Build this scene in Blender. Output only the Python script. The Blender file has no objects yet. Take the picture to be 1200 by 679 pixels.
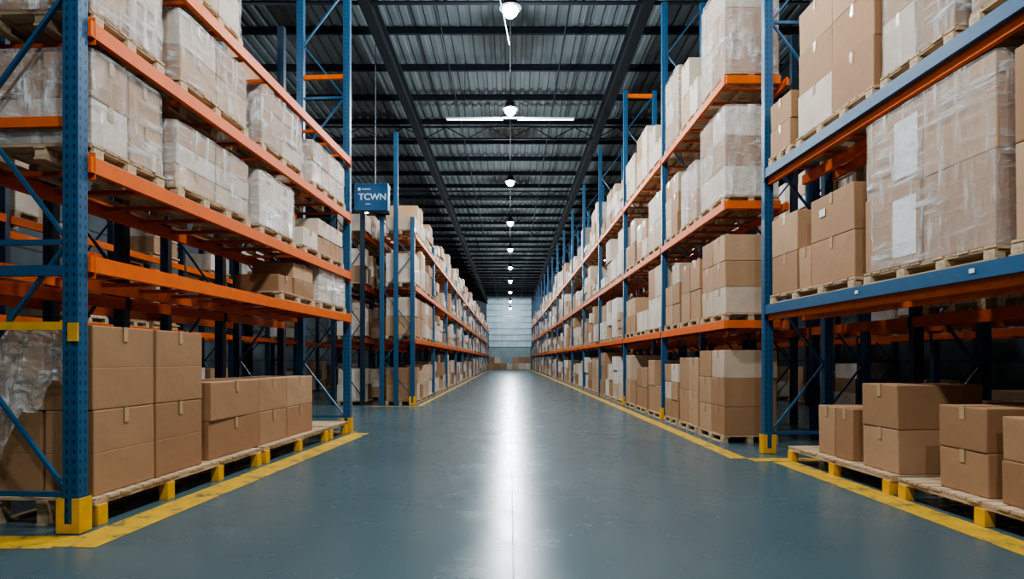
import bpy, bmesh, math, random
from mathutils import Vector, Matrix
R = random.Random(11)
S = bpy.context.scene
COL = S.collection
PI = math.pi

# ------------------------------------------------------------------ materials
def nodes(name):
    m = bpy.data.materials.new(name); m.use_nodes = True
    nt = m.node_tree; b = nt.nodes['Principled BSDF']
    return m, nt, b
def N(nt, t, **k):
    n = nt.nodes.new(t)
    for a, v in k.items(): setattr(n, a, v)
    return n
def ramp(nt, src, stops):
    r = N(nt, 'ShaderNodeValToRGB'); e = r.color_ramp.elements
    while len(e) < len(stops): e.new(.5)
    for i, (p, c) in enumerate(stops):
        e[i].position = p; e[i].color = (c[0], c[1], c[2], 1)
    nt.links.new(src, r.inputs[0]); return r
def math_(nt, op, a, b=None, c=None):
    n = N(nt, 'ShaderNodeMath', operation=op)
    for i, v in enumerate((a, b, c)):
        if v is None: continue
        if isinstance(v, (int, float)): n.inputs[i].default_value = v
        else: nt.links.new(v, n.inputs[i])
    return n.outputs[0]
def mix(nt, f, a, b, mode='MIX'):
    n = N(nt, 'ShaderNodeMix', data_type='RGBA', blend_type=mode)
    for s, v in ((n.inputs[0], f), (n.inputs[6], a), (n.inputs[7], b)):
        if isinstance(v, (int, float)): s.default_value = v
        elif isinstance(v, tuple): s.default_value = (v[0], v[1], v[2], 1)
        else: nt.links.new(v, s)
    return n.outputs[2]
def noise(nt, scale, detail=4, vec=None, rough=.55):
    n = N(nt, 'ShaderNodeTexNoise'); n.inputs['Scale'].default_value = scale
    n.inputs['Detail'].default_value = detail; n.inputs['Roughness'].default_value = rough
    if vec is not None: nt.links.new(vec, n.inputs['Vector'])
    return n.outputs[0]
def bump(nt, b, h, st=.2, d=.01):
    n = N(nt, 'ShaderNodeBump'); n.inputs['Strength'].default_value = st; n.inputs['Distance'].default_value = d
    nt.links.new(h, n.inputs['Height']); nt.links.new(n.outputs[0], b.inputs['Normal'])

def paint(name, col, rough=.42, metal=.0, wear=.35, dark=.55, slots=False, chips=None, spec=.5):
    m, nt, b = nodes(name)
    tc = N(nt, 'ShaderNodeTexCoord')
    n1 = noise(nt, 6, 5, tc.outputs['Object'])
    c = mix(nt, ramp(nt, n1, [(.35, (0, 0, 0)), (.75, (wear, wear, wear))]).outputs[0], col, tuple(v*dark for v in col))
    if chips:
        n2 = noise(nt, 14, 8, tc.outputs['Object'], .75)
        c = mix(nt, ramp(nt, n2, [(.64, (0, 0, 0)), (.68, (.8, .8, .8))]).outputs[0], c, chips)
    if slots:
        sp = N(nt, 'ShaderNodeSeparateXYZ'); nt.links.new(tc.outputs['Object'], sp.inputs[0])
        def near(o, cen, w):
            return math_(nt, 'LESS_THAN', math_(nt, 'ABSOLUTE', math_(nt, 'SUBTRACT', math_(nt, 'ABSOLUTE', o), cen)), w)
        zz = math_(nt, 'LESS_THAN', math_(nt, 'FRACT', math_(nt, 'DIVIDE', sp.outputs[2], .085)), .42)
        xy = math_(nt, 'MAXIMUM', near(sp.outputs[0], .034, .007), near(sp.outputs[1], .03, .007))
        c = mix(nt, math_(nt, 'MULTIPLY', zz, xy), c, (.004, .012, .022))
    nt.links.new(c, b.inputs['Base Color'])
    b.inputs['Roughness'].default_value = rough; b.inputs['Metallic'].default_value = metal
    b.inputs['Specular IOR Level'].default_value = spec
    return m
M = {}
M['blue'] = paint('rack_blue_paint', (.016, .095, .20), slots=True, chips=(.10, .17, .22))
M['blue_plain'] = paint('rack_blue_plain', (.016, .095, .20), chips=(.14, .19, .22))
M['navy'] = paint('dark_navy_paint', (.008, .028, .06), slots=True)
M['orange'] = paint('rack_orange_paint', (.74, .13, .006), .5, chips=(.30, .08, .02), spec=.25)
M['orange_dim'] = paint('deep_orange_paint', (.50, .085, .006), .5, spec=.25)  # deeper orange for support bars and back-row beams
M['yellow'] = paint('safety_yellow_paint', (.82, .43, .02), .5, wear=.6, chips=(.2, .13, .04))
M['steel_dark'] = paint('dark_steel', (.0055, .009, .013), .8, spec=.15)
M['steel'] = paint('grey_steel', (.16, .19, .21), .4, .5)
M['white'] = paint('white_paper', (.76, .76, .74), .7, wear=.1)
M['white_paint'] = paint('white_paint', (.55, .66, .75), .5, wear=.05)
M['sign_blue'] = paint('sign_blue', (.006, .07, .18), .4, wear=.1)

def cardboard(name, island=False, stops=None):
    m, nt, b = nodes(name)
    tc = N(nt, 'ShaderNodeTexCoord')
    if island: src = N(nt, 'ShaderNodeNewGeometry').outputs['Random Per Island']
    else: src = N(nt, 'ShaderNodeObjectInfo').outputs['Random']
    base = ramp(nt, src, stops).outputs[0]
    n1 = noise(nt, 2.3, 5, tc.outputs['Object'])
    c = mix(nt, ramp(nt, n1, [(.3, (0, 0, 0)), (.8, (.4, .4, .4))]).outputs[0], base, (.27, .155, .08))
    n2 = noise(nt, 60, 3, tc.outputs['Object'])
    c = mix(nt, .10, c, n2, 'OVERLAY')
    nt.links.new(c, b.inputs['Base Color']); b.inputs['Roughness'].default_value = .72
    w = N(nt, 'ShaderNodeTexNoise'); w.inputs['Scale'].default_value = 5
    nt.links.new(tc.outputs['Object'], w.inputs['Vector'])
    bump(nt, b, w.outputs[0], .35, .02)
    return m
M['card'] = cardboard('cardboard', False, [(0, (.33, .17, .08)), (.5, (.42, .235, .12)), (1, (.52, .325, .19))])
M['card_pale'] = cardboard('pale_cardboard', False, [(0, (.54, .40, .28)), (1, (.72, .64, .54))])
M['card_far'] = cardboard('far_cardboard', True, [(0, (.27, .15, .075)), (.3, (.43, .26, .15)), (.52, (.56, .41, .29)), (.72, (.68, .59, .5)), (1, (.78, .75, .71))])
m, nt, b = nodes('packing_tape'); b.inputs['Base Color'].default_value = (.50, .33, .19, 1); b.inputs['Roughness'].default_value = .2; M['tape'] = m

def wood(name, sc):
    m, nt, b = nodes(name); tc = N(nt, 'ShaderNodeTexCoord')
    mp = N(nt, 'ShaderNodeMapping'); mp.inputs['Scale'].default_value = sc; nt.links.new(tc.outputs['Object'], mp.inputs[0])
    n1 = noise(nt, 3, 6, mp.outputs[0])
    n4 = noise(nt, 1.2, 3, tc.outputs['Object'])
    c = ramp(nt, n1, [(.3, (.34, .22, .12)), (.5, (.54, .39, .245)), (.75, (.66, .52, .36))]).outputs[0]
    c = mix(nt, ramp(nt, n4, [(.4, (0, 0, 0)), (.7, (.5, .5, .5))]).outputs[0], c, (.30, .21, .13))
    nt.links.new(c, b.inputs['Base Color']); b.inputs['Roughness'].default_value = .75; bump(nt, b, n1, .3, .01); return m
M['wood'] = wood('pallet_wood', (1.2, 10, 8)); M['wood_y'] = wood('pallet_wood_lengthwise', (10, .8, 10))

def film(name, base, gain):
    m, nt, b = nodes(name); tc = N(nt, 'ShaderNodeTexCoord')
    gi = N(nt, 'ShaderNodeObjectInfo'); va = N(nt, 'ShaderNodeVectorMath', operation='ADD')
    nt.links.new(tc.outputs['Object'], va.inputs[0]); cx_ = N(nt, 'ShaderNodeCombineXYZ')
    nt.links.new(math_(nt, 'MULTIPLY', gi.outputs['Random'], 30), cx_.inputs[0]); nt.links.new(cx_.outputs[0], va.inputs[1])
    def streak(rot, sc):
        mp = N(nt, 'ShaderNodeMapping'); mp.inputs['Scale'].default_value = sc; mp.inputs['Rotation'].default_value = rot
        nt.links.new(va.outputs[0], mp.inputs[0]); return noise(nt, 2.0, 7, mp.outputs[0], .65)
    s1 = streak((.75, .3, 0), (2.5, 5.5, .8)); s2 = streak((-.6, -.4, .2), (2.5, .9, 6))
    n1 = math_(nt, 'MAXIMUM', s1, s2)
    n5 = noise(nt, 1.3, 2, va.outputs[0])
    a = ramp(nt, n1, [(.47, (.03, .03, .03)), (.57, (.28, .28, .28)), (.68, (.95, .95, .95))]).outputs[0]
    a2 = ramp(nt, n5, [(.38, (.3, .3, .3)), (.58, (1.0, 1.0, 1.0))]).outputs[0]
    aa = math_(nt, 'ADD', math_(nt, 'MULTIPLY', math_(nt, 'MULTIPLY', a, a2), gain), base)
    b.inputs['Base Color'].default_value = (.88, .88, .87, 1); b.inputs['Roughness'].default_value = .12
    nt.links.new(aa, b.inputs['Alpha']); bump(nt, b, n1, 1, .08); return m
M['film'] = film('stretch_film', .14, 1.0); M['film_sheet'] = film('torn_film', .2, 1.2)

# floor
m, nt, b = nodes('polished_concrete'); tc = N(nt, 'ShaderNodeTexCoord'); O = tc.outputs['Object']
n1 = noise(nt, .35, 6, O); n2 = noise(nt, 1.6, 10, O, .7); n3 = noise(nt, 45, 3, O)
c = ramp(nt, n1, [(.3, (.062, .104, .118)), (.7, (.080, .128, .142))]).outputs[0]
c = mix(nt, ramp(nt, n2, [(.4, (0, 0, 0)), (.75, (.25, .25, .25))]).outputs[0], c, (.045, .072, .084))
c = mix(nt, ramp(nt, n3, [(.62, (0, 0, 0)), (.76, (.25, .25, .25))]).outputs[0], c, (.16, .2, .21))
sp = N(nt, 'ShaderNodeSeparateXYZ'); nt.links.new(O, sp.inputs[0])
wob = math_(nt, 'MULTIPLY', math_(nt, 'SUBTRACT', noise(nt, .5, 3, O), .5), .03)
ln = math_(nt, 'LESS_THAN', math_(nt, 'ABSOLUTE', math_(nt, 'SUBTRACT', math_(nt, 'ADD', sp.outputs[0], wob), .02)), .007)
c = mix(nt, math_(nt, 'MULTIPLY', ln, .9), c, (.010, .015, .018))
nt.links.new(c, b.inputs['Base Color'])
nt.links.new(math_(nt, 'MULTIPLY', math_(nt, 'SUBTRACT', 1.0, math_(nt, 'MULTIPLY', ln, .9)), .30), b.inputs['Specular IOR Level'])
rr = ramp(nt, n2, [(.32, (.21, .21, .21)), (.7, (.30, .30, .30))]).outputs[0]
nt.links.new(rr, b.inputs['Roughness']); bump(nt, b, n2, .03, .01); M['floor'] = m

m, nt, b = nodes('worn_floor_tape'); tc = N(nt, 'ShaderNodeTexCoord')
n1 = noise(nt, 4, 9, tc.outputs['Object'], .78)
c = ramp(nt, n1, [(.40, (.08, .10, .09)), (.46, (.50, .30, .03)), (.7, (.78, .46, .03))]).outputs[0]
nt.links.new(c, b.inputs['Base Color']); b.inputs['Roughness'].default_value = .5; M['tapefloor'] = m

m, nt, b = nodes('roof_deck'); tc = N(nt, 'ShaderNodeTexCoord')
mp = N(nt, 'ShaderNodeMapping'); mp.inputs['Scale'].default_value = (1, .12, 1); nt.links.new(tc.outputs['Object'], mp.inputs[0])
n1 = noise(nt, 2.5, 6, mp.outputs[0])
c = ramp(nt, n1, [(.3, (.05, .066, .074)), (.7, (.095, .118, .128))]).outputs[0]
nt.links.new(c, b.inputs['Base Color']); b.inputs['Roughness'].default_value = .8; M['deck'] = m

m, nt, b = nodes('cladding_wall'); tc = N(nt, 'ShaderNodeTexCoord')
sp = N(nt, 'ShaderNodeSeparateXYZ'); nt.links.new(tc.outputs['Object'], sp.inputs[0])
fr = math_(nt, 'LESS_THAN', math_(nt, 'FRACT', math_(nt, 'DIVIDE', sp.outputs[2], 1.4)), .06)
n1 = noise(nt, .6, 4, tc.outputs['Object'])
c = ramp(nt, n1, [(.3, (.05, .075, .085)), (.7, (.09, .12, .135))]).outputs[0]
c = mix(nt, fr, c, (.012, .02, .025)); nt.links.new(c, b.inputs['Base Color']); b.inputs['Roughness'].default_value = .6; M['wall'] = m

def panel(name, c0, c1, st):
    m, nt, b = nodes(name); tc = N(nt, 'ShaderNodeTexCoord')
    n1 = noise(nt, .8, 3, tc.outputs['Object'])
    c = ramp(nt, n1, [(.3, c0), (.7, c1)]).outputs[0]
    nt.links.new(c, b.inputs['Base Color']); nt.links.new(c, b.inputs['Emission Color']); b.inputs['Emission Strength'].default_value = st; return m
M['panel'] = panel('daylight_panel', (.20, .29, .33), (.32, .42, .46), .5)
M['door'] = panel('shutter_door', (.14, .20, .23), (.20, .28, .31), .25)  # faint emission glow put into the shutter, which is no lamp

def emis(name, col, st):
    m, nt, b = nodes(name); b.inputs['Base Color'].default_value = (*col, 1)
    b.inputs['Emission Color'].default_value = (*col, 1); b.inputs['Emission Strength'].default_value = st; return m
M['lamp'] = emis('lamp_glow', (.9, .97, 1), 100)
M['tube'] = emis('tube_glow', (.85, .95, 1), 3)

# ------------------------------------------------------------------ mesh helpers
class MB:
    def __init__(s): s.v = []; s.f = []
    def box(s, x0, x1, y0, y1, z0, z1):
        n = len(s.v)
        s.v += [(x, y, z) for z in (z0, z1) for y in (y0, y1) for x in (x0, x1)]
        s.f += [tuple(n+i for i in q) for q in ((0, 2, 3, 1), (4, 5, 7, 6), (0, 1, 5, 4), (2, 6, 7, 3), (0, 4, 6, 2), (1, 3, 7, 5))]
        return s
    def obox(s, c, dims, rz):
        n = len(s.v); ca, sa = math.cos(rz), math.sin(rz); dx, dy, dz = (d/2 for d in dims)
        for z in (-dz, dz):
            for y in (-dy, dy):
                for x in (-dx, dx): s.v.append((c[0]+x*ca-y*sa, c[1]+x*sa+y*ca, c[2]+z))
        s.f += [tuple(n+i for i in q) for q in ((0, 2, 3, 1), (4, 5, 7, 6), (0, 1, 5, 4), (2, 6, 7, 3), (0, 4, 6, 2), (1, 3, 7, 5))]
    def bar(s, a, b, w, h=None):
        h = h or w; a = Vector(a); b = Vector(b); d = (b-a).normalized()
        up = Vector((0, 0, 1)) if abs(d.z) < .95 else Vector((0, 1, 0))
        x = d.cross(up).normalized()*w/2; y = d.cross(x).normalized()*h/2
        n = len(s.v)
        for p in (a, b):
            for q in (-x-y, x-y, x+y, -x+y): s.v.append(tuple(p+q))
        s.f += [tuple(n+i for i in q) for q in ((3, 2, 1, 0), (4, 5, 6, 7), (0, 1, 5, 4), (1, 2, 6, 5), (2, 3, 7, 6), (3, 0, 4, 7))]
        return s
    def tube(s, pts, r, k=8):
        n0 = len(s.v); P = [Vector(p) for p in pts]
        for i, p in enumerate(P):
            d = (P[min(i+1, len(P)-1)]-P[max(i-1, 0)]).normalized()
            up = Vector((0, 0, 1)) if abs(d.z) < .9 else Vector((1, 0, 0))
            x = d.cross(up).normalized(); y = d.cross(x)
            for j in range(k):
                t = 2*PI*j/k; s.v.append(tuple(p+(x*math.cos(t)+y*math.sin(t))*r))
        for i in range(len(P)-1):
            for j in range(k):
                a = n0+i*k+j; b2 = n0+i*k+(j+1) % k; s.f.append((a, b2, b2+k, a+k))
        s.f.append(tuple(n0+j for j in range(k))); s.f.append(tuple(n0+(len(P)-1)*k+j for j in reversed(range(k))))
        return s
    def lathe(s, prof, k=20, c=(0, 0, 0)):
        n0 = len(s.v)
        for r, z in prof:
            for j in range(k):
                t = 2*PI*j/k; s.v.append((c[0]+r*math.cos(t), c[1]+r*math.sin(t), c[2]+z))
        for i in range(len(prof)-1):
            for j in range(k):
                a = n0+i*k+j; b2 = n0+i*k+(j+1) % k; s.f.append((a, b2, b2+k, a+k))
        return s
    def mesh(s, name, mat, bevel=0):
        me = bpy.data.meshes.new(name); me.from_pydata(s.v, [], s.f)
        bm = bmesh.new(); bm.from_mesh(me); bmesh.ops.recalc_face_normals(bm, faces=bm.faces)
        if bevel: bmesh.ops.bevel(bm, geom=bm.edges[:], offset=bevel, segments=2, affect='EDGES', profile=.6)
        bm.to_mesh(me); bm.free()
        me.materials.append(M[mat]); return me
def obj(name, me, parent=None, loc=(0, 0, 0), rz=0):
    o = bpy.data.objects.new(name, me); COL.objects.link(o); o.parent = parent; o.location = loc; o.rotation_euler = (0, 0, rz); return o
def tag(o, label, cat, group=None, kind=None):
    o['label'] = label; o['category'] = cat
    if group: o['group'] = group
    if kind: o['kind'] = kind
    return o
def struct(name, me, label=None, loc=(0, 0, 0), parent=None):
    o = obj(name, me, parent, loc); o['kind'] = 'structure'
    if label: o['label'] = label
    return o
CACHE = {}
def cached(key, fn):
    if key not in CACHE: CACHE[key] = fn()
    return CACHE[key]
ONES = ['', 'first', 'second', 'third', 'fourth', 'fifth', 'sixth', 'seventh', 'eighth', 'ninth', 'tenth', 'eleventh', 'twelfth', 'thirteenth', 'fourteenth', 'fifteenth', 'sixteenth', 'seventeenth', 'eighteenth', 'nineteenth']
TENS = {2: ('twentieth', 'twenty'), 3: ('thirtieth', 'thirty'), 4: ('fortieth', 'forty'), 5: ('fiftieth', 'fifty'), 6: ('sixtieth', 'sixty'), 7: ('seventieth', 'seventy'), 8: ('eightieth', 'eighty')}
def ordw(n):
    if n == 1: return 'nearest'
    if n < 20: return ONES[n]
    t, o = divmod(n, 10)
    return TENS[t][0] if o == 0 else TENS[t][1]+'-'+ONES[o]

# ------------------------------------------------------------------ the setting
YB = 98.0
struct('floor', MB().box(-18, 18, -8, YB+.2, -.2, 0).mesh('floor', 'floor'), 'polished blue-grey concrete floor with a joint line down the aisle')
mb = MB(); x = -18.0; prof = []
while x < 18:
    prof += [(x, 12.0), (x+.16, 12.0), (x+.20, 12.05), (x+.31, 12.05)]; x += .35
prof.append((18, 12.0))
for i, (px, pz) in enumerate(prof): mb.v += [(px, -8, pz), (px, YB+.2, pz)]
mb.f = [(2*i, 2*i+1, 2*i+3, 2*i+2) for i in range(len(prof)-1)]
struct('ceiling', mb.mesh('ceiling', 'deck'), 'dark corrugated metal roof deck')
struct('wall_left', MB().box(-18.2, -18, -8, YB, 0, 12.1).mesh('wall_left', 'wall'))
struct('wall_right', MB().box(18, 18.2, -8, YB, 0, 12.1).mesh('wall_right', 'wall'))
struct('wall_back', MB().box(-18, 18, YB, YB+.2, 0, 12.1).mesh('wall_back', 'wall'))
struct('wall_front', MB().box(-18, 18, -8.2, -8, 0, 12.1).mesh('wall_front', 'wall'))
win = struct('window_1', MB().box(-3.9, 3.5, YB-.06, YB-.01, 3.6, 11.6).mesh('window', 'panel'), 'tall translucent daylight panel wall at the end of the aisle')
mb = MB()
for zz in [3.6+1.0*i for i in range(9)]: mb.box(-3.95, 3.55, YB-.16, YB-.05, zz-.07, zz+.07)
for xx in (-3.9, -1.4, 1.1, 3.5): mb.box(xx-.025, xx+.025, YB-.17, YB-.06, 3.6, 11.6)
obj('window_frame', mb.mesh('window_frame', 'steel'), win)
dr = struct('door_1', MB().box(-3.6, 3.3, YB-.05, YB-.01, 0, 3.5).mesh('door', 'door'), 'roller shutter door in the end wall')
mb = MB()
for i in range(11): mb.box(-3.6, 3.3, YB-.09, YB-.05, .15+.3*i, .19+.3*i)
obj('slat', mb.mesh('slat', 'steel'), dr)

# roof steel
TR = [0]
def trim(me, label, loc=(0, 0, 0)):
    TR[0] += 1; return struct('trim_%d' % TR[0], me, label, loc)
for X, nm in ((-3.8, 'left of the aisle'), (3.6, 'right of the aisle'), (-9.2, 'far left'), (9.2, 'far right'), (-14, 'leftmost'), (14, 'rightmost')):
    g = MB().box(-.14, .14, -8, YB, 10.75, 10.81).box(-.14, .14, -8, YB, 11.25, 11.31).box(-.03, .03, -8, YB, 10.81, 11.25)
    trim(g.mesh('girder', 'steel_dark'), 'near-black longitudinal roof girder '+nm, (X, 0, 0))
g = MB().box(-18, 18, -.05, .05, 11.76, 11.79).box(-18, 18, -.05, .05, 11.95, 11.98).box(-18, 18, -.012, .012, 11.79, 11.95)
pm = g.mesh('purlin', 'steel_dark')
y = 2.0
while y < YB:
    trim(pm, 'dark steel purlin across the roof', (0, y, 0)); y += 2.4
g = MB().box(-18, 18, -.05, .05, 10.8, 10.86).box(-18, 18, -.05, .05, 11.3, 11.36)
x = -18.0; up = True
while x < 18:
    g.bar((x, 0, 10.84 if up else 11.32), (x+.9, 0, 11.32 if up else 10.84), .035); up = not up; x += .9
tm = g.mesh('truss', 'steel_dark')
y = 6.0
while y < YB:
    trim(tm, 'dark lattice truss spanning the roof', (0, y, 0)); y += 9.6
for X in (-2.0, 1.6):
    trim(MB().tube([(X, -7, 11.1), (X, YB-1, 11.1)], .02).mesh('pipe', 'steel_dark'), 'thin dark sprinkler pipe running along the roof')
trim(MB().box(-.015, .015, -4, YB-2, 10.3, 10.33).mesh('conduit', 'steel_dark'), 'cable conduit above the row of ceiling lamps')
for i, (X, D) in enumerate([(x, d) for x in (-13.2, 13.2) for d in (14, 30, 46, 62)]):
    trim(MB().box(-.18, .18, -.02, .02, 0, 11).box(-.2, -.17, -.16, .16, 0, 11).box(.17, .2, -.16, .16, 0, 11).mesh('column', 'steel_dark'), 'steel roof column beyond the racks', (X, D, 0))

# ------------------------------------------------------------------ pallet racks
class Rack: pass
def post_mesh(h, mt):
    def f():
        mb = MB(); w = .07; d = .055; t = .012
        mb.box(-w, w, -d, -d+t, 0, h); mb.box(-w, -w+t, -d+t, d, 0, h); mb.box(w-t, w, -d+t, d, 0, h)
        mb.box(-w+t, -w+t+.03, d-t, d, 0, h); mb.box(w-t-.03, w-t, d-t, d, 0, h)
        mb.box(-.014, .014, -d-.008, -d, 0, h)
        return mb.mesh('upright', mt)
    return cached(('post', h, mt), f)
def beam_mesh(L, mt, s):
    def f():
        mb = MB(); mb.box(-.025, .025, 0, L, -.13, -.03); mb.box(-.025 if s > 0 else -.005, .005 if s > 0 else .025, 0, L, -.03, 0)
        mb.box(-.03, .03, 0, L, -.145, -.13)
        return mb.mesh('beam', mt)
    return cached(('beam', round(L, 3), mt, s), f)
def conn_mesh(mt):
    def f():
        mb = MB().box(-.034, -.026, -.0, .05, -.2, .04)
        mb.box(-.034, .03, .044, .05, -.2, .04)
        return mb.mesh('beam_connector', mt)
    return cached(('conn', mt), f)
def rack(name, label, s, P0, P1, frames, levels, depth, height, detail=0, postmat='blue', bars=True, group=None, endguard=(), brace_step=1.1):
    """P0,P1: (X, Y) of the aisle face at both ends; levels: (z, front colour, rear colour)"""
    r = Rack(); r.s = s; r.name = label; r.P0 = Vector((P0[0], P0[1], 0)); d = Vector((P1[0]-P0[0], P1[1]-P0[1], 0))
    r.L = d.length; r.a = -math.atan2(d.x, d.y); r.levels = levels; r.depth = depth
    e = obj(name, None, None, r.P0, r.a); r.e = e
    tag(e, label, 'pallet rack', group)
    bplain = 'blue_plain' if postmat == 'blue' else postmat
    for fi, u in enumerate(frames):
        for k, v in enumerate((.07, depth-.07)):
            p = obj('upright', post_mesh(height, postmat), e, (s*v, u, .008))
            bp = cached('baseplate', lambda: MB().box(-.1, .1, -.08, .08, -.008, 0).box(-.09, -.075, -.03, .03, 0, .02).mesh('base_plate', 'steel'))
            obj('base_plate', bp, p)
            if fi in endguard and k == 0:
                g = cached('guard', lambda: MB().box(-.105, -.035, -.085, -.075, 0, .30).box(.035, .105, -.085, -.075, 0, .30).box(-.035, .035, -.085, -.075, .0, .08)
                           .box(-.105, -.095, -.075, .06, 0, .30).box(.095, .105, -.075, .06, 0, .30).mesh('post_guard', 'yellow', .002))
                obj('post_guard', g, p)
        n = max(2, int(height/brace_step)); st = (height-.5)/n
        def brac(i0, i1):
            mb = MB()
            for i in range(i0, i1):
                z0 = .35+i*st; z1 = z0+st; a0, a1 = (.14, depth-.14) if i % 2 == 0 else (depth-.14, .14)
                mb.bar((s*a0, 0, z0), (s*a1, 0, z1-.03), .035, .03)
            return mb
        def hor(i):
            z0 = .33+i*st; return MB().box(min(s*.14, s*(depth-.14)), max(s*.14, s*(depth-.14)), -.02, .02, z0-.025, z0+.02)
        if detail:
            for i in range(n):
                obj('brace', cached(('br', i, st, depth, s, bplain), lambda: brac(i, i+1).mesh('brace', bplain)), e, (0, u, 0))
                if i % 2 == 0: obj('tie_bar', cached(('ti', i, st, depth, s, bplain), lambda: hor(i).mesh('tie_bar', bplain)), e, (0, u, 0))
        else:
            obj('brace', cached(('bra', n, st, depth, s, bplain), lambda: brac(0, n).mesh('brace', bplain)), e, (0, u, 0))
    for bi in range(len(frames)-1):
        ua, ub = frames[bi]+.06, frames[bi+1]-.06; L = ub-ua
        for (z, cf, cr) in levels:
            for v, c in ((.0, cf), (depth-.0, cr)):
                b = obj('beam', beam_mesh(L, c, s), e, (s*v, ua, z))
                if detail and v == 0:
                    obj('beam_connector', conn_mesh(c), b, (0, 0, 0)); 
                    obj('beam_connector', conn_mesh(c), b, (0, L-.05, 0))
            if bars and (detail or bi < 3):
                nb = int(L/.62)
                def fb():
                    return MB().box(-(depth-.08)/2, (depth-.08)/2, -.03, .03, -.075, -.035).mesh('support_bar', 'orange_dim')
                for i in range(nb):
                    obj('support_bar', cached(('sb', depth), fb), e, (s*depth/2, ua+(i+.5)*L/nb, z))
    return r
def W(r, u, v, z):
    ca, sa = math.cos(r.a), math.sin(r.a); x = r.s*v
    return Vector((r.P0.x + x*ca-u*sa, r.P0.y + x*sa+u*ca, z))
OB = 'orange'; OD = 'orange_dim'
RL = rack('pallet_rack', 'blue and orange pallet rack filling the left foreground', -1, (-3.72, 5.2), (-3.30, 12.35), [0, 7.16],
          [(2.42, OB, OB), (3.3, OB, OB), (4.5, OB, OB), (5.65, OB, OB)], 1.12, 10.4, 1, endguard=(0, 1))
RN = rack('pallet_rack', 'pallet rack with blue lower beams filling the right foreground', 1, (4.24, 4.2), (4.06, 9.6), [0, 5.4],
          [(2.37, 'blue_plain', OB), (4.53, 'blue_plain', OB)], 1.12, 10.4, 1, endguard=(1,))
for z in (2.37, 4.53):
    for v in (.07, .62): obj('inner_rail', cached(('rail', v), lambda: MB().box(-.03, .03, .09, 5.31, -.24, -.09).mesh('inner_rail', 'orange')), RN.e, (v, 0, z))
fr = [0.25+5.1*i for i in range(17)]
fr[1] = 4.3; fr[2] = 9.2
for i in range(3, 17): fr[i] = 9.2+5.3*(i-2)
RF = rack('pallet_rack', 'long orange-beamed pallet rack running down the right of the aisle', 1, (3.8, 10.6), (3.3, 95), fr[1:], 
          [(2.2, OB, OB), (4.3, OB, OB), (6.5, OB, OB)], 1.1, 10.4, 0, endguard=(0, 1))
fl = [5.3*i for i in range(15)]
LF = rack('pallet_rack', 'lower pallet rack beyond the gap on the left of the aisle', -1, (-3.15, 19.7), (-3.35, 95), fl,
          [(2.2, OB, OB), (3.95, OB, OB), (5.7, OB, OB)], 1.15, 6.2, 0, endguard=(0,))
for z in (2.2, 4.3, 6.5):
    for v in (0, 1.1): obj('beam', beam_mesh(4.3, OB, 1), RF.e, (v, -.06, z))
    obj('crossbar', cached('cb', lambda: MB().box(0, .95, -.04, .03, -.14, 0).mesh('crossbar', 'orange', .004)), RF.e, (0, -.08, z))
    for i in range(6): obj('support_bar', CACHE[('sb', 1.1)], RF.e, (.55, .3+i*.65, z))
obj('crossbar', cached('cb2', lambda: MB().box(.14, .96, -.04, .04, -.06, .06).mesh('crossbar', 'orange')), RF.e, (0, 9.2, 10.25))
def xb(s, v0, v1, h, mt): return MB().box(min(s*v0, s*v1), max(s*v0, s*v1), -.03, .03, -h, 0).mesh('crossbar', mt)
obj('crossbar', xb(-1, .14, 1.0, .07, 'yellow'), RL.e, (0, -.02, 1.83))
obj('yellow_bracket', MB().box(-.09, -.0, -.075, -.06, -.14, .02).mesh('bracket', 'yellow'), RL.e, (.01, 0, 1.8))
obj('crossbar', xb(-1, .14, 1.0, .09, 'orange'), RL.e, (0, .1, 3.66))
obj('crossbar', xb(-1, .14, 1.0, .09, 'blue_plain'), RL.e, (0, -.02, 2.32))
obj('crossbar', xb(-1, .14, 1.0, .09, 'orange'), RL.e, (0, 7.16, 7.4))
obj('tall_upright', post_mesh(9.0, 'blue'), LF.e, (-.62, 0, .008))
for u in (1.2, 2.9):
    obj('shelf_tag', cached('stag', lambda: MB().box(-.033, -.028, -.03, .03, -.085, -.045).mesh('shelf_tag', 'white')), RN.e, (0, u, 2.37))
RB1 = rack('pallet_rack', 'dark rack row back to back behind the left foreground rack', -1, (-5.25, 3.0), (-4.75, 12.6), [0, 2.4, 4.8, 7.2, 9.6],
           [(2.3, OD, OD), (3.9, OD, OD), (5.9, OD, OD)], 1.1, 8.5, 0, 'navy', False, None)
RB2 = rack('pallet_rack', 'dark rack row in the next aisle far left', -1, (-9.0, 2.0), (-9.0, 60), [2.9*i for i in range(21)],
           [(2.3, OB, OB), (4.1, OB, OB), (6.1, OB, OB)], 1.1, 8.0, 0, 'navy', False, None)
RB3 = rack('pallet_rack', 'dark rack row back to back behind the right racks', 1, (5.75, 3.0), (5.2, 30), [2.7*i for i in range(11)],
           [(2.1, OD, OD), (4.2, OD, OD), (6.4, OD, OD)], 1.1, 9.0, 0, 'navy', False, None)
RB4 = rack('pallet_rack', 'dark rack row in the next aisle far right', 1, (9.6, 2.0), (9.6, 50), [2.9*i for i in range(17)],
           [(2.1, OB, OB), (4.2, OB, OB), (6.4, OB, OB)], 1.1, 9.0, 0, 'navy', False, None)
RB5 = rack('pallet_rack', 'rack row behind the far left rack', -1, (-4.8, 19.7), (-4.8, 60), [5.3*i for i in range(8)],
           [(2.2, OD, OD), (3.95, OD, OD), (5.7, OD, OD)], 1.1, 6.4, 0, 'navy', False, None)

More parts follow.
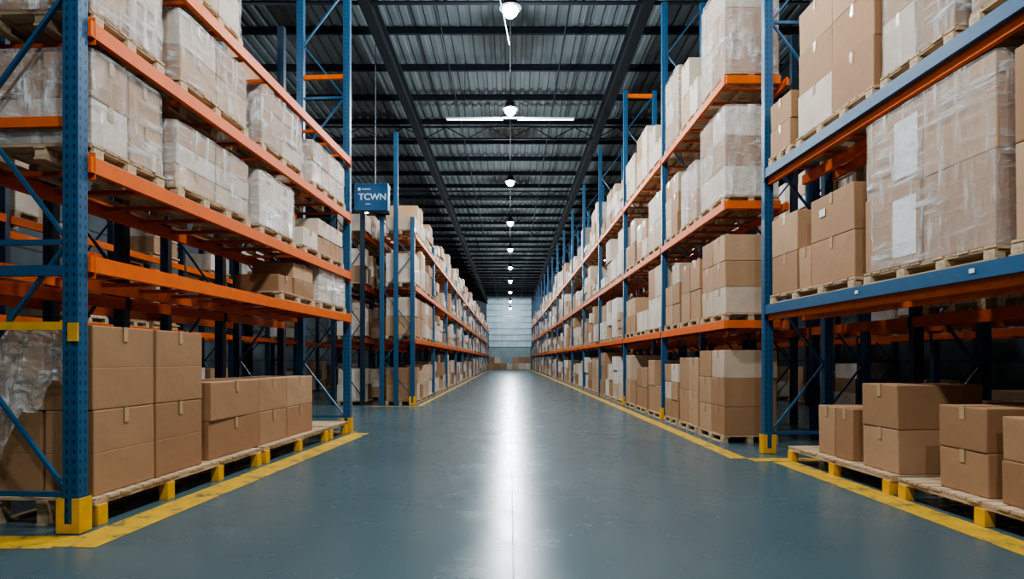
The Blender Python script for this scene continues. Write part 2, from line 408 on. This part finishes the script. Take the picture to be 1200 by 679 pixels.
# ------------------------------------------------------------------ pallets and cartons
def carton_mesh(dx, dy, dz, pale, var, crease):
    def f():
        bm = bmesh.new(); bmesh.ops.create_cube(bm, size=1)
        rr = random.Random(var*7+1)
        for v in bm.verts:
            v.co.x *= dx; v.co.y *= dy; v.co.z = v.co.z*dz
            v.co.x += rr.uniform(-.012, 0)*(1 if v.co.x > 0 else -1); v.co.y += rr.uniform(-.012, 0)*(1 if v.co.y > 0 else -1)
        bmesh.ops.bevel(bm, geom=bm.edges[:], offset=.012, segments=2, affect='EDGES', profile=.6)
        if crease:
            for zc in (.006, 0, -.006):
                bmesh.ops.bisect_plane(bm, geom=bm.verts[:]+bm.edges[:]+bm.faces[:], plane_co=(0, 0, zc), plane_no=(0, 0, 1))
            for v in bm.verts:
                if abs(v.co.z) < .001:
                    v.co.x *= 1-.005/dx; v.co.y *= 1-.005/dy
        me = bpy.data.meshes.new('cardboard_box'); bm.to_mesh(me); bm.free()
        me.materials.append(M['card_pale' if pale else 'card'])
        return me
    return cached(('cart', round(dx, 2), round(dy, 2), round(dz, 2), pale, var, crease), f)
def tape_mesh(dx, dy, dz):
    def f():
        w = .03; e = .002; q = min(.14, dz*.3)
        path = [(-dx/2-e, dz/2-q), (-dx/2-e, dz/2+e), (dx/2+e, dz/2+e), (dx/2+e, dz/2-q)]
        mb = MB()
        for (x, z) in path: mb.v += [(x, -w, z), (x, w, z)]
        mb.f = [(0, 1, 3, 2), (2, 3, 5, 4), (4, 5, 7, 6)]
        return mb.mesh('tape', 'tape')
    return cached(('tape', round(dx, 2), round(dy, 2), round(dz, 2)), f)
def paper_mesh(w, h): 
    return cached(('pap', w, h), lambda: MB().box(-.0015, .0015, -w/2, w/2, -h/2, h/2).mesh('paper_label', 'white'))
LV = ['on the floor', 'first beam level', 'second beam level', 'third beam level', 'top beam level']
SHORT = {}
SHORT[id(RL)] = 'left foreground rack'; SHORT[id(RN)] = 'right foreground rack'; SHORT[id(RF)] = 'long right rack'; SHORT[id(LF)] = 'far left rack'
SHORT[id(RB1)] = 'dark rack behind left'; SHORT[id(RB2)] = 'distant left row'; SHORT[id(RB3)] = 'dark rack behind right'; SHORT[id(RB4)] = 'distant right row'; SHORT[id(RB5)] = 'rack behind far left rack'
PALS = []
CNT = {}
far = MB(); NB = [0]
def ptop(r, u0, u1, z, ph, lvl, n, yellow=False, v0=0.0, dep=1.0):
    PALS.append((r, u0, u1, z, ph, lvl, n, yellow, v0, dep))
def load(r, u0, u1, lvl, h, cols=2, rows=2, dc=1, miss=0, pale=.2, wrap=False, indiv=True, ph=.14, yellow=False, pap=0, v0=.03, dep=.98, fr_=None, pallet=True, skip=(), crease=False):
    key = (id(r), lvl); CNT[key] = CNT.get(key, 0)+1; n = CNT[key]
    z0 = 0.0 if lvl == 0 else r.levels[lvl-1][0]
    if pallet: ptop(r, u0, u1, z0, ph, lvl, n, yellow, v0-.02, dep+.02)
    zb = z0+ph+.001; hh = h-ph; rh = hh/rows
    cw = fr_ or [1.0/cols]*cols; us = [u0+.02]
    for c in cw: us.append(us[-1]+c*(u1-u0-.04))
    g = .014; tallest = 0
    for i in range(cols):
        for k in range(dc):
            top = rows
            if miss and R.random() < miss: top = rows-1
            tallest = max(tallest, top)
            for j in range(top):
                if (i, k, j) in skip: continue
                dy = us[i+1]-us[i]-g; dx = dep/dc-g; dz = rh-.003
                uc = (us[i]+us[i+1])/2; vc = v0+dep*(k+.5)/dc
                if not indiv:
                    p = W(r, uc+R.uniform(-.02, .02), vc+R.uniform(-.03, .03), zb+rh*j+dz/2)
                    far.obox(p, (dx*R.uniform(.88, 1), dy*R.uniform(.9, 1), dz), r.a); continue
                p = W(r, uc, vc+R.uniform(-.014, .008), zb+rh*j+dz/2)
                isp = R.random() < pale
                o = obj('cardboard_box', carton_mesh(dx, dy, dz, isp, R.randrange(3), crease), None, p, r.a+R.uniform(-.012, .012)); NB[0] += 1
                tp = obj('tape', tape_mesh(dx, dy, dz), o)
                rw = 'only' if rows == 1 else 'bottom' if j == 0 else 'top' if j == top-1 else ('middle' if rows == 3 else ONES[j+1])
                cn = '' if cols == 1 else (' near' if i == 0 else ' far' if i == cols-1 else ' middle')
                dn = '' if dc == 1 else (' aisle-side' if k == 0 else ' rear')
                lab = '%s carton, %s row%s%s, %s load, %s, %s' % ('pale' if isp else 'tan', rw, cn, dn, ordw(n), LV[lvl] if not (lvl == 4) else 'top beam level', SHORT[id(r)])
                tag(o, lab, 'cardboard box', 'cartons on the '+SHORT[id(r)])
                big = dz > .6
                if pap and k == 0 and ((big and i == cols-1) or (not big and R.random() < pap)):
                    pw, pl = (.36, .62) if big else (.14, .1)
                    obj('paper_label', paper_mesh(pw, pl), o, (-r.s*(dx/2+.003), -dy*.24 if big else dy*.2, -dz*.02 if big else dz*.12))
    if wrap:
        n_p = 40; lay = 9; a = dep/2+.014; b2 = (u1-u0)/2-.0; vv = []; ff = []
        rr = random.Random(n*31+lvl)
        H = rh*tallest+.012
        for L_ in range(lay):
            zz = H*L_/(lay-1)-.0
            for q in range(n_p):
                t = 2*PI*q/n_p; cx, cy = math.cos(t), math.sin(t)
                e_ = 1/((abs(cx)**14+abs(cy)**14)**(1/14))
                j_ = rr.uniform(0, .012)
                vv.append((cx*e_*(a+j_), cy*e_*(b2+j_), zz))
        for L_ in range(lay-1):
            for q in range(n_p):
                A = L_*n_p+q; B = L_*n_p+(q+1) % n_p; ff.append((A, B, B+n_p, A+n_p))
        ff.append(tuple(range((lay-1)*n_p, lay*n_p)))
        w = MB(); w.v = vv; w.f = ff
        o = obj('stretch_wrap', w.mesh('stretch_wrap', 'film'), None, W(r, (u0+u1)/2, v0+dep/2, zb), r.a)
        tag(o, 'clear wrinkled stretch film around %s load, %s, %s' % (ordw(n), LV[lvl], SHORT[id(r)]), 'plastic wrap', 'stretch film on pallet loads')

# left foreground rack (u = distance from first frame)
load(RL, .2, 2.0, 0, 1.82, 2, 2, 2, ph=.25, pale=0, crease=True, pallet=False, v0=.08)
load(RL, 2.15, 5.5, 0, 1.22, 3, 2, 2, ph=.25, pale=.0, fr_=[.40, .28, .32], pallet=False, v0=.12, dep=.94)
ptop(RL, .16, 3.3, 0, .25, 0, 1, True, .0, 1.05)
ptop(RL, 3.4, 5.9, 0, .25, 0, 2, True, .0, 1.05)
ptop(RL, 6.0, 7.0, 0, .25, 0, 3, True, .0, 1.05)
load(RL, 3.9, 5.3, 1, .66, 2, 2, 1, pale=.3, dep=.72, fr_=[.4, .6], skip=((0, 0, 1),), wrap=False)
load(RL, 5.5, 6.95, 1, .74, 2, 2, 1, pale=.6, wrap=True)
load(RL, .12, 1.15, 2, .98, 2, 2, 2, wrap=True, pale=.5)
load(RL, 1.35, 3.0, 2, .84, 2, 3, 1, wrap=True, pale=.3)
load(RL, 3.25, 4.5, 2, .90, 2, 2, 1, wrap=True, pale=.6)
load(RL, 4.8, 6.8, 2, .74, 3, 2, 1, wrap=False, pale=.7, miss=.3, pap=.4)
load(RL, .12, 1.15, 3, 1.0, 2, 2, 1, wrap=True, pale=.8)
load(RL, 1.4, 2.95, 3, .90, 2, 2, 1, wrap=True, pale=.5)
load(RL, 3.3, 4.8, 3, .95, 2, 3, 1, wrap=True, pale=.3)
load(RL, 5.2, 6.9, 3, .84, 2, 2, 1, wrap=True, pale=.6)
load(RL, .2, 1.4, 4, 1.2, 2, 2, 1, wrap=True, pale=.5)
load(RL, 1.7, 2.8, 4, 1.1, 2, 2, 1, wrap=True, pale=.6)
# right foreground rack
load(RN, .3, 1.15, 0, 1.0, 1, 2, 2, ph=.22, pale=0, v0=.17, dep=.9, pallet=False)
load(RN, 1.25, 1.9, 0, 1.05, 1, 2, 2, ph=.22, pale=0, v0=.17, dep=.9, pallet=False)
load(RN, 2.4, 3.1, 0, 1.22, 1, 2, 1, ph=.22, pale=0, v0=.14, dep=1.0, pallet=False)
load(RN, 3.25, 4.1, 0, .88, 2, 1, 2, ph=.22, pale=.1, v0=.15, dep=.9, pallet=False)
ptop(RN, .1, 2.3, 0, .22, 0, 1, True, .04, 1.05)
ptop(RN, 2.4, 4.7, 0, .22, 0, 2, True, .04, 1.05)
load(RN, .08, .86, 1, 1.75, 1, 2, 1, pale=.1)
load(RN, .98, 2.85, 1, 1.84, 2, 2, 2, pale=.0, pap=.6, wrap=True)
load(RN, 3.0, 5.2, 1, 1.3, 3, 2, 2, pale=0, fr_=[.47, .16, .37], skip=((1, 0, 1), (1, 1, 1)), pap=.3)
load(RN, .08, 1.3, 2, 1.9, 2, 2, 1, pale=.5, wrap=True)
load(RN, 1.45, 2.55, 2, 1.9, 2, 3, 1, pale=.5, wrap=True)
load(RN, 2.65, 4.4, 2, 1.9, 2, 3, 2, pale=.2)
load(RN, 4.55, 5.25, 2, .95, 1, 2, 1, pale=.2)
# long right rack, first bays individually
for lvl, sp in ((0, [(.1, 1.5, 1.68), (1.6, 2.9, 1.55), (3.0, 4.15, 1.4)]), (1, [(.05, 1.35, 1.55), (1.45, 2.75, 1.35), (2.85, 4.1, 1.5)]),
                (2, [(.05, 1.45, 1.75), (1.65, 2.8, 1.3), (3.0, 4.1, 1.5)]), (3, [(.05, 1.4, 1.9), (1.6, 2.8, 1.5), (2.95, 4.1, 1.7)])):
    for q, (a, b2, h) in enumerate(sp):
        load(RF, a, b2, lvl, h, 2, 3 if q != 1 else 2, 1, miss=.15 if lvl < 2 else .3, pale=.1 if lvl < 1 else .25 if lvl < 2 else .55, wrap=(lvl == 3 and q != 1) or (lvl == 2 and q != 2))
for lvl in range(4):
    for (a, b2) in ((4.45, 5.85), (6.05, 7.35), (7.55, 8.95)):
        load(RF, a, b2, lvl, R.uniform(1.15, 1.8), 2, 2, 1, miss=.3, pale=.15+.2*lvl)
for lvl in range(4):
    for (a, b2) in ((.15, 1.4), (1.6, 2.8)):
        load(LF, a, b2, lvl, R.uniform(1.05, 1.5), 2, 2, 1, miss=.3, pale=.2+.2*lvl)
NIND = NB[0]
def fill(r, bays, lvls, hmin, hmax, prob=.93, w=1.22, cols=2):
    for ua, ub in bays:
        n = int((ub-ua-.2)/w); st = (ub-ua-.2)/n
        for lvl in lvls:
            for i in range(n):
                if R.random() > prob: continue
                a = ua+.1+i*st
                load(r, a+.04+R.uniform(0, .12), a+st-.04-R.uniform(0, .12), lvl, R.uniform(hmin, hmax), R.choice((1, 2)) if cols == 2 else cols, R.choice((2, 3)), 1, miss=.35, indiv=False)
RF.bays = [(fr[i], fr[i+1]) for i in range(2, 16)]
fill(RF, RF.bays, (0,), 1.2, 1.8, .98)
fill(RF, RF.bays, (1, 2, 3), .8, 1.85)
fill(LF, [(2.8, 5.3)], (0, 1, 2, 3), 1.0, 1.5)
fill(LF, [(fl[i], fl[i+1]) for i in range(1, 14)], (0,), 1.1, 1.8, .98)
fill(LF, [(fl[i], fl[i+1]) for i in range(1, 14)], (1, 2, 3), .7, 1.6)
fill(RB1, [(2.4*i, 2.4*i+2.4) for i in range(4)], (3,), .8, 1.3, .6)
fill(RB1, [(2.4*i, 2.4*i+2.4) for i in range(3, 4)], (0, 1), .8, 1.2, .5)
fill(RB2, [(2.9*i, 2.9*i+2.9) for i in range(20)], (0, 1, 2, 3), .9, 1.5, .4)
fill(RB3, [(2.7*i, 2.7*i+2.7) for i in range(10)], (0, 1, 2), .8, 1.4, .3)
fill(RB4, [(2.9*i, 2.9*i+2.9) for i in range(16)], (0, 1, 2, 3), .9, 1.5, .6)
fill(RB5, [(5.3*i, 5.3*i+5.3) for i in range(7)], (0, 1, 2, 3), .9, 1.5, .7)
for i in range(7):
    for j in range(2):
        if j and i in (2, 3): continue
        far.obox((-2.9+i*.93, 92, .5+j*.95), (.86, .9, .93), R.uniform(-.06, .06))
o = obj('distant_cartons', far.mesh('distant_cartons', 'card_far'))
tag(o, 'countless small cartons on the distant and shadowed racks', 'cardboard boxes', None, 'stuff')

# pallets
def pallet_parts(L, dep, ph, s, ymat):
    def f():
        yel = ymat == 'yellow'
        rr = random.Random(int(L*100))
        deck = MB(); nb = max(5, int(L/.15)); bw = L/nb
        for i in range(nb):
            j = rr.uniform(0, .02); deck.box(-dep/2+j, dep/2-rr.uniform(0, .02), -L/2+i*bw+.012, -L/2+(i+1)*bw-.012, ph-.024, ph-rr.uniform(0, .002))
        st = MB(); hb = .065 if yel else .042
        for x in (-dep/2+.07, 0, dep/2-.07): st.box(x-.05, x+.05, -L/2, L/2, ph-hb, ph-.024)
        bot = MB()
        for x in ((-dep/2+.05)*(1), 0, dep/2-.05):
            if yel and x*s < -.1: continue
            bot.box(x-.05, x+.05, -L/2, L/2, 0, .02)
        nblk = (3 if L < 1.6 else 4 if L < 2.4 else 5) if not yel else max(2, int(L/.95)+1)
        def blk(mt, w, z0): return MB().box(-.05, .05, -w, w, z0, ph-hb).mesh('block', mt, .004)
        return deck.mesh('deck', 'wood'), bot.mesh('bottom_board', 'wood_y'), blk('wood', .07, .02), blk(ymat, .06, 0 if yel else .02), nblk, st.mesh('stringer', 'wood_y')
    return cached(('pal', round(L, 2), round(dep, 2), ph, ymat), f)
def pallet_simple(L, dep, ph):
    def f():
        d = MB(); nb = 6; bw = L/nb
        for i in range(nb): d.box(-dep/2, dep/2, -L/2+i*bw+.015, -L/2+(i+1)*bw-.015, ph-.03, ph)
        for x in (-dep/2+.05, 0, dep/2-.05):
            d.box(x-.05, x+.05, -L/2, L/2, 0, .02)
            for y in (-L/2+.07, 0, L/2-.07): d.box(x-.05, x+.05, y-.06, y+.06, .02, ph-.03)
        return d.mesh('wooden_pallet', 'wood')
    return cached(('pals', round(L, 1), round(dep, 2), ph), f)
rows_front = (RL, RN, RF, LF)
PALS.sort(key=lambda p: (0 if p[0] in rows_front else 40)+W(p[0], p[1], 0, 0).y)
pf = MB(); cntp = 0
for (r, u0, u1, z, ph, lvl, n, yel, v0, dep) in PALS:
    c = W(r, (u0+u1)/2, v0+dep/2, z+.0005)
    if cntp >= 290:
        pf.obox((c.x, c.y, c.z+ph-.02), (dep, u1-u0, .035), r.a)
        for q in (-.4, 0, .4): pf.obox(tuple(W(r, (u0+u1)/2, v0+dep/2+q*dep, z+(ph-.04)/2)), (.09, u1-u0, ph-.04), r.a)
        continue
    cntp += 1
    lab = 'wooden pallet under the %s load, %s, %s' % (ordw(n), LV[lvl], SHORT[id(r)])
    if yel: lab = 'long low wooden pallet on yellow feet, %s on the floor under the %s' % (ordw(n), SHORT[id(r)])
    if c.y < 15 and r in rows_front:
        dk, bt, bk, by, nblk, stg = pallet_parts(u1-u0, dep, ph, r.s, 'yellow' if yel else 'wood')
        e = obj('wooden_pallet', None, None, c, r.a); obj('deck', dk, e); obj('bottom_board', bt, e); obj('stringer', stg, e)
        for x in (-dep/2+.05, 0, dep/2-.05):
            for k in range(nblk):
                y = -(u1-u0)/2+.08+k*(u1-u0-.16)/(nblk-1)
                obj('block', by if (x*r.s < -.1) else bk, e, (x, y, 0))
    else: e = obj('wooden_pallet', pallet_simple(round(u1-u0, 1)-.02, dep, ph), None, c, r.a)
    tag(e, lab, 'pallet', 'pallets on the '+SHORT[id(r)])
if pf.v:
    tag(obj('distant_pallets', pf.mesh('distant_pallets', 'wood')), 'pallets too far away to tell apart on the racks', 'pallets', None, 'stuff')

# torn film hanging at the camera end of the left floor load
mb = MB(); nx, nz = 26, 18
rr = random.Random(3)
for j in range(nz+1):
    for i in range(nx+1):
        t = i/nx; zt = 1.80-.08*t; zb_ = .95+.28*math.sin(t*7+.5)+.12*math.sin(t*19)
        mb.v.append((-3.93-1.1*t, 5.31+.025*math.sin(i*1.3+j*.5)+rr.uniform(-.012, .012), zb_+(zt-zb_)*j/nz))
for j in range(nz):
    for i in range(nx):
        a_ = j*(nx+1)+i; mb.f.append((a_, a_+1, a_+nx+2, a_+nx+1))
tag(obj('plastic_sheet', mb.mesh('plastic_sheet', 'film_sheet')), 'torn clear plastic film hanging over cartons behind yellow bar at left', 'plastic wrap')

# ------------------------------------------------------------------ floor tape
def strip(name, pts, w, label):
    mb = MB()
    for (a, b2) in zip(pts[:-1], pts[1:]):
        A = Vector((*a, 0)); B = Vector((*b2, 0)); d = (B-A).normalized(); n = Vector((-d.y, d.x, 0))*w/2
        k = len(mb.v)
        for q in (A-d*w/2-n, B+d*w/2-n, B+d*w/2+n, A-d*w/2+n): mb.v.append((q.x, q.y, .002))
        for q in (A-d*w/2-n, B+d*w/2-n, B+d*w/2+n, A-d*w/2+n): mb.v.append((q.x, q.y, .004))
        mb.f += [(k, k+3, k+2, k+1), (k+4, k+5, k+6, k+7), (k, k+1, k+5, k+4), (k+1, k+2, k+6, k+5), (k+2, k+3, k+7, k+6), (k+3, k, k+4, k+7)]
    tag(obj(name, mb.mesh(name, 'tapefloor')), label, 'floor marking')
strip('floor_tape', [(-7.5, 4.90), (-3.83, 4.90)], .34, 'yellow tape crossing the floor before left foreground rack')
strip('floor_tape', [(-3.48, 4.95), (-3.06, 12.0)], .36, 'long yellow tape along the left foreground rack')
strip('floor_tape', [(-3.25, 12.32), (-5.0, 12.44)], .16, 'short yellow tape at the far end of left foreground rack')
strip('floor_tape', [(-4.6, 19.2), (-2.95, 19.2), (-3.1, 94)], .16, 'yellow tape bordering the far left rack')
strip('floor_tape', [(3.47, 9.2), (3.1, 94)], .26, 'long thin yellow tape beside the long right rack')
strip('floor_tape', [(3.75, 8.95), (4.6, 8.95)], .3, 'short yellow tape across beside the right foreground post')
strip('floor_tape', [(4.02, 8.6), (4.10, 3.5)], .32, 'yellow tape along the right foreground pallets')

# ------------------------------------------------------------------ lamps
def lamp_mesh():
    h = MB().lathe([(.0, .46), (.07, .46), (.09, .34), (.14, .28), (.14, .2), (.24, .08), (.25, .06), (.23, .06), (.13, .17), (0, .17)], 24).mesh('housing', 'steel_dark')
    g = MB().lathe([(0, -.15), (.09, -.12), (.15, -.06), (.18, 0.01), (.17, .06), (0, .09)], 24).mesh('diffuser', 'lamp')
    r_ = MB().tube([(0, 0, .46), (0, 0, .80)], .012).mesh('hanging_rod', 'steel_dark')
    c_ = MB().lathe([(0, .54), (.04, .54), (.04, .46), (0, .46)], 10).mesh('driver_box', 'steel_dark')
    return h, g, r_, c_
LM = lamp_mesh()
def lamp(X, D, z, label, power, group):
    e = obj('high_bay_lamp', None, None, (X, D, z)); tag(e, label, 'ceiling lamp', group)
    for nm, me in zip(('housing', 'diffuser', 'hanging_rod', 'driver_box'), LM): obj(nm, me, e)
    l = bpy.data.lights.new('lamp_light', 'POINT'); l.energy = power; l.shadow_soft_size = .18; l.color = (.90, .965, 1)
    lo = bpy.data.objects.new('lamp_light', l); COL.objects.link(lo); lo.location = (X, D, z-.18)
for i, D in enumerate((-3.5, 1.5, 7.5, 13.7, 19.2, 27, 35, 43.5, 52, 61, 71, 82, 93)):
    lamp(0, D, 9.5, 'round bright high-bay lamp over the aisle, %s along the row' % (ordw(i+1) if i else 'first one'), 1400 if D < 80 else 1200, 'lamps over the centre aisle')
for s, sn in ((-1, 'left'), (1, 'right')):  # fill lamps added to brighten the beams and racks beyond the main aisle
    for i, D in enumerate((6, 18, 32, 48)):
        lamp(s*7.7, D, 9.5, 'added fill lamp over the %s neighbouring aisle, %s one' % (sn, ordw(i+1)), 450, 'added fill lamps over side aisles')
e = obj('tube_light', None, None, (0, 19.8, 9.45)); tag(e, 'long horizontal tube light crossing the aisle under the roof', 'ceiling lamp')
obj('housing', MB().box(-2.15, 2.15, -.04, .04, .05, .09).mesh('housing', 'steel'), e)
for s in (-1, 1):
    obj('tube', MB().tube([(s*.25, 0, .02), (s*2.1, 0, .02)], .025).mesh('tube', 'tube'), e)
    obj('hanging_rod', MB().tube([(s*1.5, 0, .09), (s*1.5, 0, 2.2)], .01).mesh('rod', 'steel_dark'), e)
pts = []
for i in range(15):
    t = i/14; pts.append((-.95+.93*t, 14.6+.2*t, 12.0-2.7*t**2.2-.5*math.sin(PI*t)*.5))
tag(obj('power_cable', MB().tube(pts, .012, 6).mesh('power_cable', 'white_paint')), 'thin curved cable dropping from the roof to the lamp', 'cable')

# ------------------------------------------------------------------ hanging sign
e = obj('hanging_sign', None, None, (-4.40, 18.9, 6.28)); tag(e, 'blue sign board with white lettering above the gap in left racks', 'sign')
obj('panel', MB().box(-.50, .50, 0, .3, 0, .76).mesh('panel', 'sign_blue', .01), e)
fm = MB().box(-.53, .53, -.02, .32, -.04, 0).box(-.53, .53, -.02, .32, .76, .80).box(-.53, -.50, -.02, .32, 0, .76).box(.50, .53, -.02, .32, 0, .76)
obj('frame', fm.mesh('frame', 'blue_plain'), e)
obj('hanging_rod', MB().tube([(.1, .15, .80), (.1, .15, 5.68)], .015).mesh('rod', 'steel'), e)
def text(body, size, x, z, parent):
    cu = bpy.data.curves.new('t', 'FONT'); cu.body = body; cu.size = size; cu.align_x = 'CENTER'; cu.extrude = .004; cu.offset = .006
    t = bpy.data.objects.new('t', cu); COL.objects.link(t)
    bpy.context.view_layer.update()
    me = bpy.data.meshes.new_from_object(t.evaluated_get(bpy.context.evaluated_depsgraph_get())); bpy.data.objects.remove(t)
    me.materials.clear(); me.materials.append(M['white_paint'])
    o = obj('lettering', me, parent, (x, -.006, z)); o.rotation_euler = (PI/2, 0, 0)
text('TCWN', .28, .04, .29, e); text('.......', .1, -.1, .15, e)
obj('emblem', MB().box(-.42, -.34, -.008, 0, .58, .67).box(-.30, -.02, -.008, 0, .61, .64).mesh('emblem', 'white_paint'), e)

# ------------------------------------------------------------------ world and camera
w = bpy.data.worlds.new('World'); S.world = w; w.use_nodes = True
w.node_tree.nodes['Background'].inputs[0].default_value = (.4, .6, .75, 1); w.node_tree.nodes['Background'].inputs[1].default_value = .2
cam = bpy.data.cameras.new('Camera'); co = bpy.data.objects.new('Camera', cam); COL.objects.link(co)
co.location = (0, 0, 1.5); co.rotation_euler = (PI/2, 0, 0); cam.sensor_width = 36; cam.lens = 21
cam.shift_x = (600-598)/1200; cam.shift_y = (422-339.5)/1200; cam.clip_end = 300
S.camera = co
try: S.view_settings.look = 'AgX - Medium High Contrast'
except Exception as ex: print(ex)
print('boxes', NIND, 'pallets', len(PALS))
